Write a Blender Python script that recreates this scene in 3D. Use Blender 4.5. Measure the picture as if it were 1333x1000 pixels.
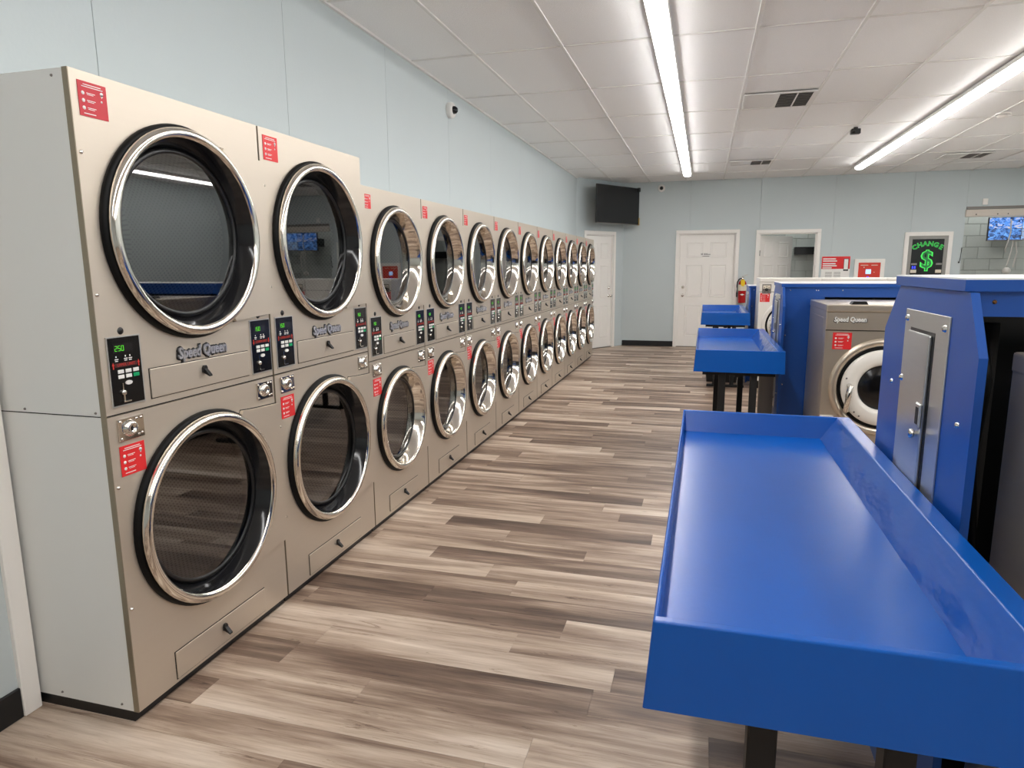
import bpy, bmesh, math, random
from mathutils import Vector, Matrix
random.seed(7)
S = bpy.context.scene
for o in list(bpy.data.objects): bpy.data.objects.remove(o)
COL = S.collection
PI = math.pi

# ------------------------------------------------------------------ camera, world, exposure
cd = bpy.data.cameras.new('camera'); cam = bpy.data.objects.new('camera', cd); COL.objects.link(cam)
cd.sensor_width = 36.0; cd.lens = 874.66 / 1333 * 36.0; cd.clip_start = 0.05
YAW, PITCH, ROLL = 0.2757, 0.172, -0.0064
fw = Vector((-math.sin(YAW)*math.cos(PITCH), math.cos(YAW)*math.cos(PITCH), -math.sin(PITCH)))
r0 = Vector((math.cos(YAW), math.sin(YAW), 0)); u0 = r0.cross(fw)
r1 = r0*math.cos(ROLL) + u0*math.sin(ROLL); u1 = -r0*math.sin(ROLL) + u0*math.cos(ROLL)
m = Matrix((r1, u1, -fw)).transposed().to_4x4(); m.translation = Vector((1.7857, -1.6334, 1.5241))
cam.matrix_world = m
S.camera = cam
w = bpy.data.worlds.new('world'); S.world = w; w.use_nodes = True
w.node_tree.nodes['Background'].inputs[0].default_value = (0.8, 0.85, 0.9, 1)
w.node_tree.nodes['Background'].inputs[1].default_value = 0.15
S.view_settings.view_transform = 'Standard'; S.view_settings.look = 'None'
S.view_settings.gamma = 1.0; S.view_settings.use_curve_mapping = False
S.view_settings.exposure = 1.08
LED_STRENGTH = 13.0

# ------------------------------------------------------------------ dimensions
WALLX, BACKY, CEIL = -0.43, 11.60, 3.07
RIGHTX, FRONTY = 7.6, -6.4

# ------------------------------------------------------------------ materials
def lin(c):
    return tuple((v/12.92 if v <= 0.04045 else ((v+0.055)/1.055)**2.4) for v in [x/255 for x in c])
MATS = {}
def mat(name, rgb, rough=0.5, metal=0.0, spec=0.5, coat=0.0, emit=None, estr=0.0, noise=None, bump=None, aniso=0.0):
    m = bpy.data.materials.new(name); m.use_nodes = True; nt = m.node_tree; b = nt.nodes['Principled BSDF']
    c = lin(rgb); b.inputs['Base Color'].default_value = (*c, 1); b.inputs['Roughness'].default_value = rough
    b.inputs['Metallic'].default_value = metal; b.inputs['Specular IOR Level'].default_value = spec
    b.inputs['Coat Weight'].default_value = coat; b.inputs['Coat Roughness'].default_value = 0.08
    if aniso: b.inputs['Anisotropic'].default_value = aniso
    if emit: b.inputs['Emission Color'].default_value = (*lin(emit), 1); b.inputs['Emission Strength'].default_value = estr
    if noise:                        # (scale xyz, amount): tonal variation of the material itself
        sc, amt = noise
        tc = nt.nodes.new('ShaderNodeTexCoord'); mp = nt.nodes.new('ShaderNodeMapping'); mp.inputs['Scale'].default_value = sc
        nz = nt.nodes.new('ShaderNodeTexNoise'); nz.inputs['Scale'].default_value = 1.0; nz.inputs['Detail'].default_value = 4
        mx = nt.nodes.new('ShaderNodeMix'); mx.data_type = 'RGBA'
        mx.inputs['A'].default_value = (*[v*(1-amt) for v in c], 1); mx.inputs['B'].default_value = (*[min(1, v*(1+amt)) for v in c], 1)
        nt.links.new(tc.outputs['Object'], mp.inputs['Vector']); nt.links.new(mp.outputs[0], nz.inputs['Vector'])
        nt.links.new(nz.outputs['Fac'], mx.inputs['Factor']); nt.links.new(mx.outputs['Result'], b.inputs['Base Color'])
    if bump:                         # (scale xyz, strength)
        sc, st = bump
        tc = nt.nodes.new('ShaderNodeTexCoord'); mp = nt.nodes.new('ShaderNodeMapping'); mp.inputs['Scale'].default_value = sc
        nz = nt.nodes.new('ShaderNodeTexNoise'); nz.inputs['Scale'].default_value = 1.0; nz.inputs['Detail'].default_value = 3
        bp = nt.nodes.new('ShaderNodeBump'); bp.inputs['Strength'].default_value = st; bp.inputs['Distance'].default_value = 0.01
        nt.links.new(tc.outputs['Object'], mp.inputs['Vector']); nt.links.new(mp.outputs[0], nz.inputs['Vector'])
        nt.links.new(nz.outputs['Fac'], bp.inputs['Height']); nt.links.new(bp.outputs[0], b.inputs['Normal'])
    MATS[name] = m
    return m

M_wall = mat('blue_grey_wall_paint', (198, 207, 208), 0.55, noise=((1.5, 1.5, 1.5), 0.03), bump=((60, 60, 60), 0.05))
M_trim = mat('white_trim_paint', (246, 242, 236), 0.45)
M_door = mat('white_door_paint', (246, 242, 236), 0.42)
M_base = mat('black_vinyl_base', (22, 23, 25), 0.45)
M_tile = mat('ceiling_tile_board', (249, 247, 244), 0.9, noise=((130, 130, 130), 0.10), bump=((160, 160, 160), 0.25))
M_grid = mat('ceiling_grid_metal', (232, 230, 226), 0.5)
M_plenum = mat('dark_void', (30, 30, 30), 0.9)
M_led = mat('led_lens', (255, 255, 255), 0.5, emit=(251, 250, 249), estr=LED_STRENGTH)
M_fill = mat('small_lamp_lens', (255, 255, 255), 0.5, emit=(251, 250, 249), estr=5.0)  # glow of the added lamps behind the back wall
M_fix = mat('fixture_white', (232, 230, 226), 0.5)
M_block = mat('painted_block', (196, 200, 194), 0.75, noise=((30, 30, 30), 0.05), bump=((90, 90, 90), 0.3))
M_mortar = mat('painted_mortar', (165, 168, 163), 0.85)
M_steel = mat('brushed_stainless', (211, 200, 185), 0.46, metal=0.76, noise=((3, 3, 60), 0.015))
M_steelw = mat('washer_stainless', (214, 202, 185), 0.33, metal=0.8, noise=((3, 3, 60), 0.02))
M_steelp = mat('satin_steel_plate', (205, 205, 202), 0.30, metal=0.8, noise=((8, 8, 90), 0.05))
M_strip = mat('edge_trim_tan', (150, 138, 118), 0.4, metal=0.5)
M_side = mat('painted_side_panel', (234, 234, 230), 0.45, noise=((1.2, 1.2, 1.2), 0.02))
M_chrome = mat('polished_chrome', (232, 228, 222), 0.07, metal=1.0)
M_ring = mat('polished_door_ring', (232, 226, 216), 0.10, metal=1.0)
M_fun = mat('black_gloss_funnel', (26, 26, 28), 0.12)
M_badge = mat('satin_badge_letters', (205, 205, 210), 0.22, metal=0.6)
M_black = mat('black_plastic', (18, 18, 19), 0.35)
M_rubber = mat('black_rubber', (10, 10, 10), 0.5, spec=0.2)
M_gapm = mat('dark_gap', (40, 36, 32), 0.8)
M_panel = mat('black_control_glass', (14, 14, 16), 0.18)
M_screen = mat('dark_display_window', (34, 32, 34), 0.15)
M_green = mat('green_led_digits', (60, 180, 35), 0.5, emit=(100, 235, 40), estr=0.30)
M_white = mat('white_print', (240, 238, 234), 0.5)
M_btn = mat('white_button', (232, 232, 228), 0.4)
M_gbtn = mat('green_button', (0, 160, 98), 0.4)
M_redp = mat('red_print', (190, 45, 35), 0.5)
M_redd = mat('dark_red_band', (74, 24, 24), 0.45)
M_red = mat('red_sticker', (226, 40, 44), 0.42)
M_redf = mat('faded_red_sticker', (200, 34, 48), 0.38)
M_drumin = None
M_blue = mat('blue_laminate', (16, 78, 162), 0.36, noise=((5, 5, 5), 0.04), coat=0.1)
M_bluet = mat('blue_moulded_tray', (8, 84, 172), 0.26, spec=0.4, noise=((6, 6, 6), 0.06), coat=0.0, bump=((60, 60, 60), 0.03))
M_film = mat('blue_rippled_film', (8, 78, 166), 0.10, spec=0.35, bump=((14, 5, 14), 0.5))
M_legs = mat('black_powder_coat', (9, 9, 10), 0.55)
M_wtop = mat('white_laminate', (240, 240, 238), 0.35)
M_wmach = mat('white_enamel', (238, 234, 226), 0.3)
M_grey = mat('grey_painted_metal', (128, 122, 116), 0.45, metal=0.3)
M_brass = mat('bronze_screw', (120, 84, 50), 0.35, metal=0.9)
M_ext = mat('red_extinguisher_paint', (178, 14, 22), 0.25, coat=0.4)
M_yel = mat('yellow_tag', (245, 205, 30), 0.5)
M_cream = mat('cream_label', (226, 216, 196), 0.5)
M_tvs = mat('black_tv_screen', (20, 20, 22), 0.25)
M_ghous = mat('grey_frame_metal', (150, 148, 143), 0.45, metal=0.3)
M_neon = mat('green_lettering', (70, 220, 90), 0.5, emit=(60, 210, 80), estr=0.35)
M_neond = mat('dark_green_lettering', (40, 135, 70), 0.5)
M_bluel = mat('blue_indicator', (40, 60, 230), 0.4, emit=(50, 60, 255), estr=1.0)
M_lcd = mat('pale_blue_screen', (150, 190, 235), 0.3, emit=(150, 190, 240), estr=0.7)
M_orange = mat('red_kiosk_face', (222, 62, 44), 0.4)
M_gold = mat('brass_tag', (190, 160, 90), 0.4, metal=0.5)
M_wood = mat('pale_painted_beam', (214, 204, 192), 0.6, noise=((4, 40, 40), 0.06))
M_cable = mat('white_cable', (216, 212, 204), 0.5)

def wood_material():
    m = bpy.data.materials.new('weathered_plank_vinyl'); m.use_nodes = True; nt = m.node_tree; b = nt.nodes['Principled BSDF']
    N = nt.nodes.new; L = nt.links.new
    geo = N('ShaderNodeNewGeometry'); oi = N('ShaderNodeObjectInfo')
    att = N('ShaderNodeAttribute'); att.attribute_type = 'GEOMETRY'; att.attribute_name = 'tone'
    rnd = N('ShaderNodeMath'); rnd.operation = 'ADD'; L(oi.outputs['Random'], rnd.inputs[0]); L(att.outputs['Fac'], rnd.inputs[1])
    fr = N('ShaderNodeMath'); fr.operation = 'FRACT'; L(rnd.outputs[0], fr.inputs[0])
    off = N('ShaderNodeVectorMath'); off.operation = 'SCALE'; off.inputs[0].default_value = (37, 91, 13); L(fr.outputs[0], off.inputs['Scale'])
    add = N('ShaderNodeVectorMath'); L(geo.outputs['Position'], add.inputs[0]); L(off.outputs[0], add.inputs[1])
    def noise(sc, det, rough=0.55, dist=0.0):
        mp = N('ShaderNodeMapping'); mp.inputs['Scale'].default_value = sc; L(add.outputs[0], mp.inputs['Vector'])
        nz = N('ShaderNodeTexNoise'); nz.inputs['Scale'].default_value = 1; nz.inputs['Detail'].default_value = det
        nz.inputs['Roughness'].default_value = rough; nz.inputs['Distortion'].default_value = dist; L(mp.outputs[0], nz.inputs['Vector']); return nz
    broad = noise((1.1, 11, 1), 3, 0.5, 0.5)        # wide weathered bands
    grain = noise((2.5, 70, 1), 5, 0.6, 0.3)       # streaks along the plank
    fine = noise((14, 260, 1), 3, 0.6)
    def comb(a, ka, bb, kb):
        x = N('ShaderNodeMath'); x.operation = 'MULTIPLY'; L(a, x.inputs[0]); x.inputs[1].default_value = ka
        y = N('ShaderNodeMath'); y.operation = 'MULTIPLY_ADD'; L(bb, y.inputs[0]); y.inputs[1].default_value = kb; L(x.outputs[0], y.inputs[2]); return y.outputs[0]
    t = comb(fr.outputs[0], 0.42, broad.outputs['Fac'], 1.15)
    t = comb(t, 1.0, grain.outputs['Fac'], 0.45)
    t = comb(t, 1.0, fine.outputs['Fac'], 0.22)
    cr_ = noise((5, 34, 1), 6, 0.75, 0.8)          # dark weathered cracks
    th = N('ShaderNodeMapRange'); L(cr_.outputs['Fac'], th.inputs[0]); th.inputs[1].default_value = 0.60; th.inputs[2].default_value = 0.78; th.inputs[3].default_value = 0.0; th.inputs[4].default_value = -0.45
    ad = N('ShaderNodeMath'); ad.operation = 'ADD'; L(t, ad.inputs[0]); L(th.outputs[0], ad.inputs[1]); t = ad.outputs[0]
    sb = N('ShaderNodeMath'); sb.operation = 'SUBTRACT'; L(t, sb.inputs[0]); sb.inputs[1].default_value = 0.67
    cr = N('ShaderNodeValToRGB'); L(sb.outputs[0], cr.inputs['Fac'])
    el = cr.color_ramp.elements
    el[0].position = 0.05; el[0].color = (*lin((82, 64, 54)), 1)
    el[1].position = 0.95; el[1].color = (*lin((236, 222, 206)), 1)
    for p, c in ((0.28, (126, 104, 89)), (0.46, (164, 142, 124)), (0.62, (196, 176, 157)), (0.78, (216, 199, 182))):
        e = el.new(p); e.color = (*lin(c), 1)
    L(cr.outputs[0], b.inputs['Base Color'])
    b.inputs['Roughness'].default_value = 0.42; b.inputs['Specular IOR Level'].default_value = 0.4
    bp = N('ShaderNodeBump'); bp.inputs['Strength'].default_value = 0.12; bp.inputs['Distance'].default_value = 0.004
    L(grain.outputs['Fac'], bp.inputs['Height']); L(bp.outputs[0], b.inputs['Normal'])
    return m
M_plank = wood_material()

def glass_material(name, ior, tint):
    m = bpy.data.materials.new(name); m.use_nodes = True; nt = m.node_tree; nt.nodes.clear()
    out = nt.nodes.new('ShaderNodeOutputMaterial'); mx = nt.nodes.new('ShaderNodeMixShader')
    tr = nt.nodes.new('ShaderNodeBsdfTransparent'); tr.inputs[0].default_value = (*tint, 1)
    gl = nt.nodes.new('ShaderNodeBsdfGlossy'); gl.inputs['Roughness'].default_value = 0.015; gl.inputs[0].default_value = (1, 1, 1, 1)
    f = nt.nodes.new('ShaderNodeFresnel'); f.inputs[0].default_value = ior
    nt.links.new(f.outputs[0], mx.inputs[0]); nt.links.new(tr.outputs[0], mx.inputs[1]); nt.links.new(gl.outputs[0], mx.inputs[2])
    nt.links.new(mx.outputs[0], out.inputs[0]); return m
M_glass = glass_material('tinted_door_glass', 2.2, (0.40, 0.40, 0.42))

def drum_material():
    m = bpy.data.materials.new('perforated_drum_steel'); m.use_nodes = True; nt = m.node_tree; b = nt.nodes['Principled BSDF']
    N = nt.nodes.new; L = nt.links.new
    tc = N('ShaderNodeTexCoord'); sp = N('ShaderNodeSeparateXYZ'); L(tc.outputs['Object'], sp.inputs[0])
    at = N('ShaderNodeMath'); at.operation = 'ARCTAN2'; L(sp.outputs['Y'], at.inputs[0]); L(sp.outputs['Z'], at.inputs[1])
    def s(src, k):
        a = N('ShaderNodeMath'); a.operation = 'MULTIPLY'; L(src, a.inputs[0]); a.inputs[1].default_value = k
        c = N('ShaderNodeMath'); c.operation = 'SINE'; L(a.outputs[0], c.inputs[0]); return c.outputs[0]
    pr = N('ShaderNodeMath'); pr.operation = 'MULTIPLY'; L(s(at.outputs[0], 110), pr.inputs[0]); L(s(sp.outputs['X'], 300), pr.inputs[1])
    gt = N('ShaderNodeMath'); gt.operation = 'GREATER_THAN'; L(pr.outputs[0], gt.inputs[0]); gt.inputs[1].default_value = 0.35
    mx = N('ShaderNodeMix'); mx.data_type = 'RGBA'; L(gt.outputs[0], mx.inputs['Factor'])
    mx.inputs['A'].default_value = (0.16, 0.155, 0.145, 1); mx.inputs['B'].default_value = (0.045, 0.045, 0.042, 1)
    L(mx.outputs['Result'], b.inputs['Base Color']); b.inputs['Metallic'].default_value = 0.8; b.inputs['Roughness'].default_value = 0.35
    return m
M_drum = drum_material()

def view_material(name, seed, a, b_, c):
    m = bpy.data.materials.new(name); m.use_nodes = True; nt = m.node_tree; b = nt.nodes['Principled BSDF']
    N = nt.nodes.new; L = nt.links.new
    tc = N('ShaderNodeTexCoord'); mp = N('ShaderNodeMapping'); mp.inputs['Location'].default_value = (seed, seed*2, seed*3); mp.inputs['Scale'].default_value = (14, 14, 22)
    nz = N('ShaderNodeTexNoise'); nz.inputs['Scale'].default_value = 1; nz.inputs['Detail'].default_value = 3; nz.inputs['Distortion'].default_value = 1.2
    cr = N('ShaderNodeValToRGB'); L(tc.outputs['Object'], mp.inputs[0]); L(mp.outputs[0], nz.inputs['Vector']); L(nz.outputs['Fac'], cr.inputs[0])
    el = cr.color_ramp.elements; el[0].position = 0.36; el[0].color = (*lin(a), 1); el[1].position = 0.66; el[1].color = (*lin(c), 1)
    e = el.new(0.5); e.color = (*lin(b_), 1)
    L(cr.outputs[0], b.inputs['Emission Color']); b.inputs['Emission Strength'].default_value = 0.9
    b.inputs['Base Color'].default_value = (0.02, 0.02, 0.02, 1); b.inputs['Roughness'].default_value = 0.2
    return m

# ------------------------------------------------------------------ mesh helpers
def me_obj(name, me, parent=None, loc=None, rotz=0):
    o = bpy.data.objects.new(name, me); COL.objects.link(o)
    if parent: o.parent = parent
    if loc is not None: o.location = loc
    if rotz: o.rotation_euler = (0, 0, rotz)
    return o
class MB:
    def __init__(s): s.bm = bmesh.new()
    def box(s, x0, x1, y0, y1, z0, z1, bev=0.0, seg=1):
        vs = [s.bm.verts.new(p) for p in ((x0,y0,z0),(x1,y0,z0),(x1,y1,z0),(x0,y1,z0),(x0,y0,z1),(x1,y0,z1),(x1,y1,z1),(x0,y1,z1))]
        fs = [s.bm.faces.new([vs[i] for i in f]) for f in ((3,2,1,0),(4,5,6,7),(0,1,5,4),(1,2,6,5),(2,3,7,6),(3,0,4,7))]
        if bev > 0:
            es = list({e for f in fs for e in f.edges})
            bmesh.ops.bevel(s.bm, geom=es, offset=bev, segments=seg, affect='EDGES', profile=0.5)
        return s
    def lathe(s, prof, c=(0,0,0), axis='x', n=48, close=False, smooth=True):
        """prof: list of (radius, along)"""
        rings = []
        for r, a in prof:
            ring = []
            if r < 1e-6:
                ring = [s.bm.verts.new(s._ax(0, 0, a, c, axis))]
            else:
                for k in range(n):
                    t = 2*PI*k/n; ring.append(s.bm.verts.new(s._ax(r*math.cos(t), r*math.sin(t), a, c, axis)))
            rings.append(ring)
        pairs = list(zip(rings, rings[1:]))
        if close: pairs.append((rings[-1], rings[0]))
        for A, B in pairs:
            for k in range(n):
                k2 = (k+1) % n
                if len(A) == 1 and len(B) == 1: continue
                if len(A) == 1: f = s.bm.faces.new((A[0], B[k2], B[k]))
                elif len(B) == 1: f = s.bm.faces.new((A[k], A[k2], B[0]))
                else: f = s.bm.faces.new((A[k], A[k2], B[k2], B[k]))
                f.smooth = smooth
        return s
    def _ax(s, u, v, a, c, axis):
        if axis == 'x': p = (a, u, v)
        elif axis == 'y': p = (v, a, u)
        else: p = (u, v, a)
        return (p[0]+c[0], p[1]+c[1], p[2]+c[2])
    def prism(s, pts, a0, a1, axis='x'):
        """pts in the plane normal to axis; 'x': (y,z), 'y': (x,z), 'z': (x,y)"""
        def P(p, a):
            return (a, p[0], p[1]) if axis == 'x' else ((p[0], a, p[1]) if axis == 'y' else (p[0], p[1], a))
        A = [s.bm.verts.new(P(p, a0)) for p in pts]; B = [s.bm.verts.new(P(p, a1)) for p in pts]
        n = len(pts)
        s.bm.faces.new(A); s.bm.faces.new(B[::-1])
        for i in range(n): s.bm.faces.new((A[i], B[i], B[(i+1) % n], A[(i+1) % n]))
        return s
    def tube(s, pts, r, n=8, cap=True):
        pts = [Vector(p) for p in pts]; rings = []
        up = Vector((0, 0, 1))
        for i, p in enumerate(pts):
            d = (pts[min(i+1, len(pts)-1)] - pts[max(i-1, 0)]).normalized()
            a = d.cross(up)
            if a.length < 1e-3: a = d.cross(Vector((0, 1, 0)))
            a.normalize(); b = d.cross(a).normalized()
            rings.append([s.bm.verts.new(p + a*math.cos(2*PI*k/n)*r + b*math.sin(2*PI*k/n)*r) for k in range(n)])
        for A, B in zip(rings, rings[1:]):
            for k in range(n):
                f = s.bm.faces.new((A[k], A[(k+1) % n], B[(k+1) % n], B[k])); f.smooth = True
        if cap: s.bm.faces.new(rings[0][::-1]); s.bm.faces.new(rings[-1])
        return s
    def mesh(s, name, m):
        bmesh.ops.recalc_face_normals(s.bm, faces=s.bm.faces)
        me = bpy.data.meshes.new(name); s.bm.to_mesh(me); s.bm.free()
        me.materials.append(m); return me
    def build(s, name, m, parent=None, loc=None, rotz=0):
        return me_obj(name, s.mesh(name, m), parent, loc, rotz)
def holed_panel(mb, y0, y1, z0, z1, cy, cz, r, x=0.0, depth=0.03, n=64):
    """flat sheet facing +x with a round hole and a returned edge"""
    ang = [2*PI*k/n for k in range(n)] + [math.atan2(z-cz, y-cy) % (2*PI) for y in (y0, y1) for z in (z0, z1)]
    ang = sorted(set(round(a, 6) for a in ang)); inn = []; out = []; inb = []; outb = []
    for a in ang:
        c, s_ = math.cos(a), math.sin(a)
        ts = []
        if c > 1e-9: ts.append((y1-cy)/c)
        if c < -1e-9: ts.append((y0-cy)/c)
        if s_ > 1e-9: ts.append((z1-cz)/s_)
        if s_ < -1e-9: ts.append((z0-cz)/s_)
        t = min(ts)
        V = mb.bm.verts.new
        inn.append(V((x, cy+r*c, cz+r*s_))); out.append(V((x, cy+t*c, cz+t*s_)))
        inb.append(V((x-depth, cy+r*c, cz+r*s_))); outb.append(V((x-0.02, cy+t*c, cz+t*s_)))
    k = len(ang)
    for i in range(k):
        j = (i+1) % k
        mb.bm.faces.new((inn[i], out[i], out[j], inn[j])); mb.bm.faces.new((inb[i], inn[i], inn[j], inb[j])); mb.bm.faces.new((out[i], outb[i], outb[j], out[j]))
    return mb
def text_mesh(name, body, size, m, extrude=0.002, shear=0.0, bold=0.0, align='CENTER', width=None, plane='yz'):
    """lettering lying in the y-z plane facing +x ('yz') or the x-z plane facing -y ('xz')"""
    cu = bpy.data.curves.new(name, 'FONT'); cu.body = body; cu.size = size; cu.extrude = extrude; cu.shear = shear; cu.offset = bold
    cu.align_x = align; cu.align_y = 'CENTER'; cu.resolution_u = 2
    o = bpy.data.objects.new(name, cu); COL.objects.link(o)
    bpy.context.view_layer.update()
    me = bpy.data.meshes.new_from_object(o.evaluated_get(bpy.context.evaluated_depsgraph_get()))
    bpy.data.objects.remove(o); bpy.data.curves.remove(cu)
    if width and me.vertices:
        xs = [v.co.x for v in me.vertices]; k = width/(max(xs)-min(xs))
        for v in me.vertices: v.co.x *= k
    for v in me.vertices:
        a, b, c = v.co
        v.co = (c, a, b) if plane == 'yz' else (a, -c, b)
    me.name = name; me.materials.clear(); me.materials.append(m)
    return me
def tag(o, label=None, cat=None, group=None, kind=None):
    if label: o['label'] = label
    if cat: o['category'] = cat
    if group: o['group'] = group
    if kind: o['kind'] = kind
    return o
def empty(name, loc=(0, 0, 0), rotz=0, parent=None):
    o = bpy.data.objects.new(name, None); COL.objects.link(o); o.location = loc; o.rotation_euler = (0, 0, rotz); o.empty_display_size = 0.1
    if parent: o.parent = parent
    return o
def children(o): return [c for c in bpy.data.objects if c.parent == o]
def copy_tree(o, parent=None, kids=None):
    if kids is None:
        kids = {}
        for c in bpy.data.objects:
            if c.parent: kids.setdefault(c.parent.name, []).append(c)
    c = o.copy(); COL.objects.link(c)
    if parent: c.parent = parent
    for ch in kids.get(o.name, []): copy_tree(ch, c, kids)
    return c

# ================================================================== STRUCTURE
# ---- floor: sub-floor with planks across the room
floor = MB().box(-1.5, RIGHTX, FRONTY, BACKY+2.0, -0.06, -0.004).build('floor', M_gapm)
tag(floor, kind='structure')
PW, PL = 0.152, 1.22
def plank_mesh(L):
    mb = MB(); mb.box(0.0003, L-0.0003, 0.0003, PW-0.0003, -0.004, 0.0, bev=0.0004)
    return mb.mesh('plank', M_plank)
pm_full = plank_mesh(PL)
planks = []
y = FRONTY
row = 0
while y < BACKY+0.1:
    x = -1.5 - random.random()*PL
    while x < RIGHTX:
        x1 = min(x+PL, RIGHTX); planks.append((x, y, x1-x)); x += PL
    y += PW; row += 1
vis = [p for p in planks if p[0]+p[2] > -0.25 and p[0] < 2.35 and p[1] > -0.95 and p[2] > 1.2 and not (p[0] > 1.9 and p[1] > 5.5)]
vis.sort(key=lambda p: (p[0]+0.6-1.3)**2*0.25 + (p[1]+1.6)**2); vis = vis[:298]; vset = set(vis)
for p in vis: me_obj('plank', pm_full, floor, (p[0], p[1], 0))
bm = bmesh.new(); tl = bm.verts.layers.float.new('tone')
for (px, py, L) in planks:
    if (px, py, L) in vset: continue
    t = random.random()
    vs = [bm.verts.new(q) for q in ((px+.0003, py+.0003, 0), (px+L-.0003, py+.0003, 0), (px+L-.0003, py+PW-.0003, 0), (px+.0003, py+PW-.0003, 0))]
    lo = [bm.verts.new((v.co.x, v.co.y, -0.004)) for v in vs]
    for v in vs+lo: v[tl] = t
    bm.faces.new(vs)
    for i in range(4): bm.faces.new((vs[i], lo[i], lo[(i+1) % 4], vs[(i+1) % 4]))
bmesh.ops.recalc_face_normals(bm, faces=bm.faces)
me = bpy.data.meshes.new('planks'); bm.to_mesh(me); bm.free(); me.materials.append(M_plank)
tag(me_obj('planks', me, floor), kind='stuff')

# ---- ceiling: grid of T-bars and lay-in tiles
ceil = MB().box(-1.5, RIGHTX, FRONTY, BACKY+2.0, CEIL+0.10, CEIL+0.16).build('ceiling', M_plenum)
tag(ceil, kind='structure')
GX = [2.06+0.655*k for k in range(-6, 10)]; GX = [g for g in GX if WALLX+0.05 < g < RIGHTX-0.05]; GX = [WALLX]+GX+[RIGHTX]
GY = [3.40+1.205*k for k in range(-10, 8)]; GY = [g for g in GY if FRONTY+0.1 < g < BACKY-0.1]; GY = [FRONTY]+GY+[BACKY]
tile_cache = {}
for i in range(len(GX)-1):
    for j in range(len(GY)-1):
        a, b = GX[i+1]-GX[i]-0.012, GY[j+1]-GY[j]-0.012
        key = (round(a, 3), round(b, 3))
        if key not in tile_cache: tile_cache[key] = MB().box(0, a, 0, b, 0, 0.016, bev=0.003).mesh('ceiling_tile', M_tile)
        me_obj('ceiling_tile', tile_cache[key], ceil, (GX[i]+0.006, GY[j]+0.006, CEIL+0.004))
bar = MB().box(-0.012, 0.012, FRONTY, BACKY, 0, 0.012, bev=0.002).mesh('grid_bar', M_grid)
cbar = MB().box(WALLX, RIGHTX, -0.012, 0.012, 0, 0.010, bev=0.002).mesh('grid_bar', M_grid)
for g in GX[1:-1]: me_obj('grid_bar', bar, ceil, (g, 0, CEIL-0.006))
for g in GY[1:-1]: me_obj('grid_bar', cbar, ceil, (0, g, CEIL-0.003))
MB().box(WALLX, WALLX+0.02, FRONTY, 10.5, CEIL-0.012, CEIL+0.004).build('wall_angle', M_grid, ceil)

# ---- wall panels helper: rectangles in (u, z) minus openings
def rects(u0, u1, z0, z1, holes):
    out = [(u0, u1, z0, z1)]
    for (a, b, c, d) in holes:
        new = []
        for (p, q, r, s) in out:
            if a >= q or b <= p or c >= s or d <= r: new.append((p, q, r, s)); continue
            if p < a: new.append((p, a, r, s))
            if b < q: new.append((b, q, r, s))
            p2, q2 = max(p, a), min(q, b)
            if r < c: new.append((p2, q2, r, c))
            if d < s: new.append((p2, q2, d, s))
        out = new
    return out
def panel_wall(name, seams, holes, mk, z1=CEIL+0.02, gap=0.003):
    root = empty(name); tag(root, kind='structure')
    for a, b in zip(seams, seams[1:]):
        rs = rects(a+gap/2, b-gap/2, 0, z1, holes)
        if not rs: continue
        mb = MB()
        for r in rs: mk(mb, *r)
        mb.build('wall_panel', M_wall, root)
    return root
# left wall, dryers pass through it
LSEAM = [0.53+1.222*k for k in range(-6, 9)]; LSEAM = [FRONTY]+[s for s in LSEAM if s > FRONTY+0.2 and s < 10.2]+[10.45]
wl = panel_wall('wall_left', LSEAM, [(-0.01, 1.738, 0, 2.099), (1.738, 9.738, 0, 1.961)], lambda mb, a, b, c, d: mb.box(WALLX-0.10, WALLX, a, b, c, d))
MB().box(WALLX-0.14, WALLX-0.10, FRONTY, 10.45, 1.9, CEIL+0.02).build('backing', M_wall, wl)
MB().box(WALLX-0.14, WALLX-0.10, FRONTY, -0.01, 0, CEIL+0.02).build('backing', M_wall, wl)
# casing board at the near end of the dryer opening
o = MB().box(WALLX-0.02, WALLX+0.018, -0.075, -0.012, 0, 2.13, bev=0.003).build('trim_1', M_trim); tag(o, kind='structure')
o = MB().box(WALLX, WALLX+0.012, FRONTY, -0.075, 0, 0.11, bev=0.003).build('baseboard_left', M_base); tag(o, kind='structure')
# diagonal corner wall
DA, DB = Vector((WALLX, 10.45, 0)), Vector((0.27, 11.60, 0)); dd = (DB-DA); DLEN = dd.length; dd.normalize(); DANG = math.atan2(dd.y, dd.x)
wd = empty('wall_corner', DA, DANG); tag(wd, kind='structure')
for k, (a, b) in enumerate(((-0.02, 0.66), (0.663, DLEN+0.03))):
    mb = MB()
    for r in rects(a, b, 0, CEIL+0.02, [(0.27, 1.05, 0, 2.11)]): mb.box(r[0], r[1], 0, 0.10, r[2], r[3])
    mb.build('wall_panel', M_wall, wd)
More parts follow.
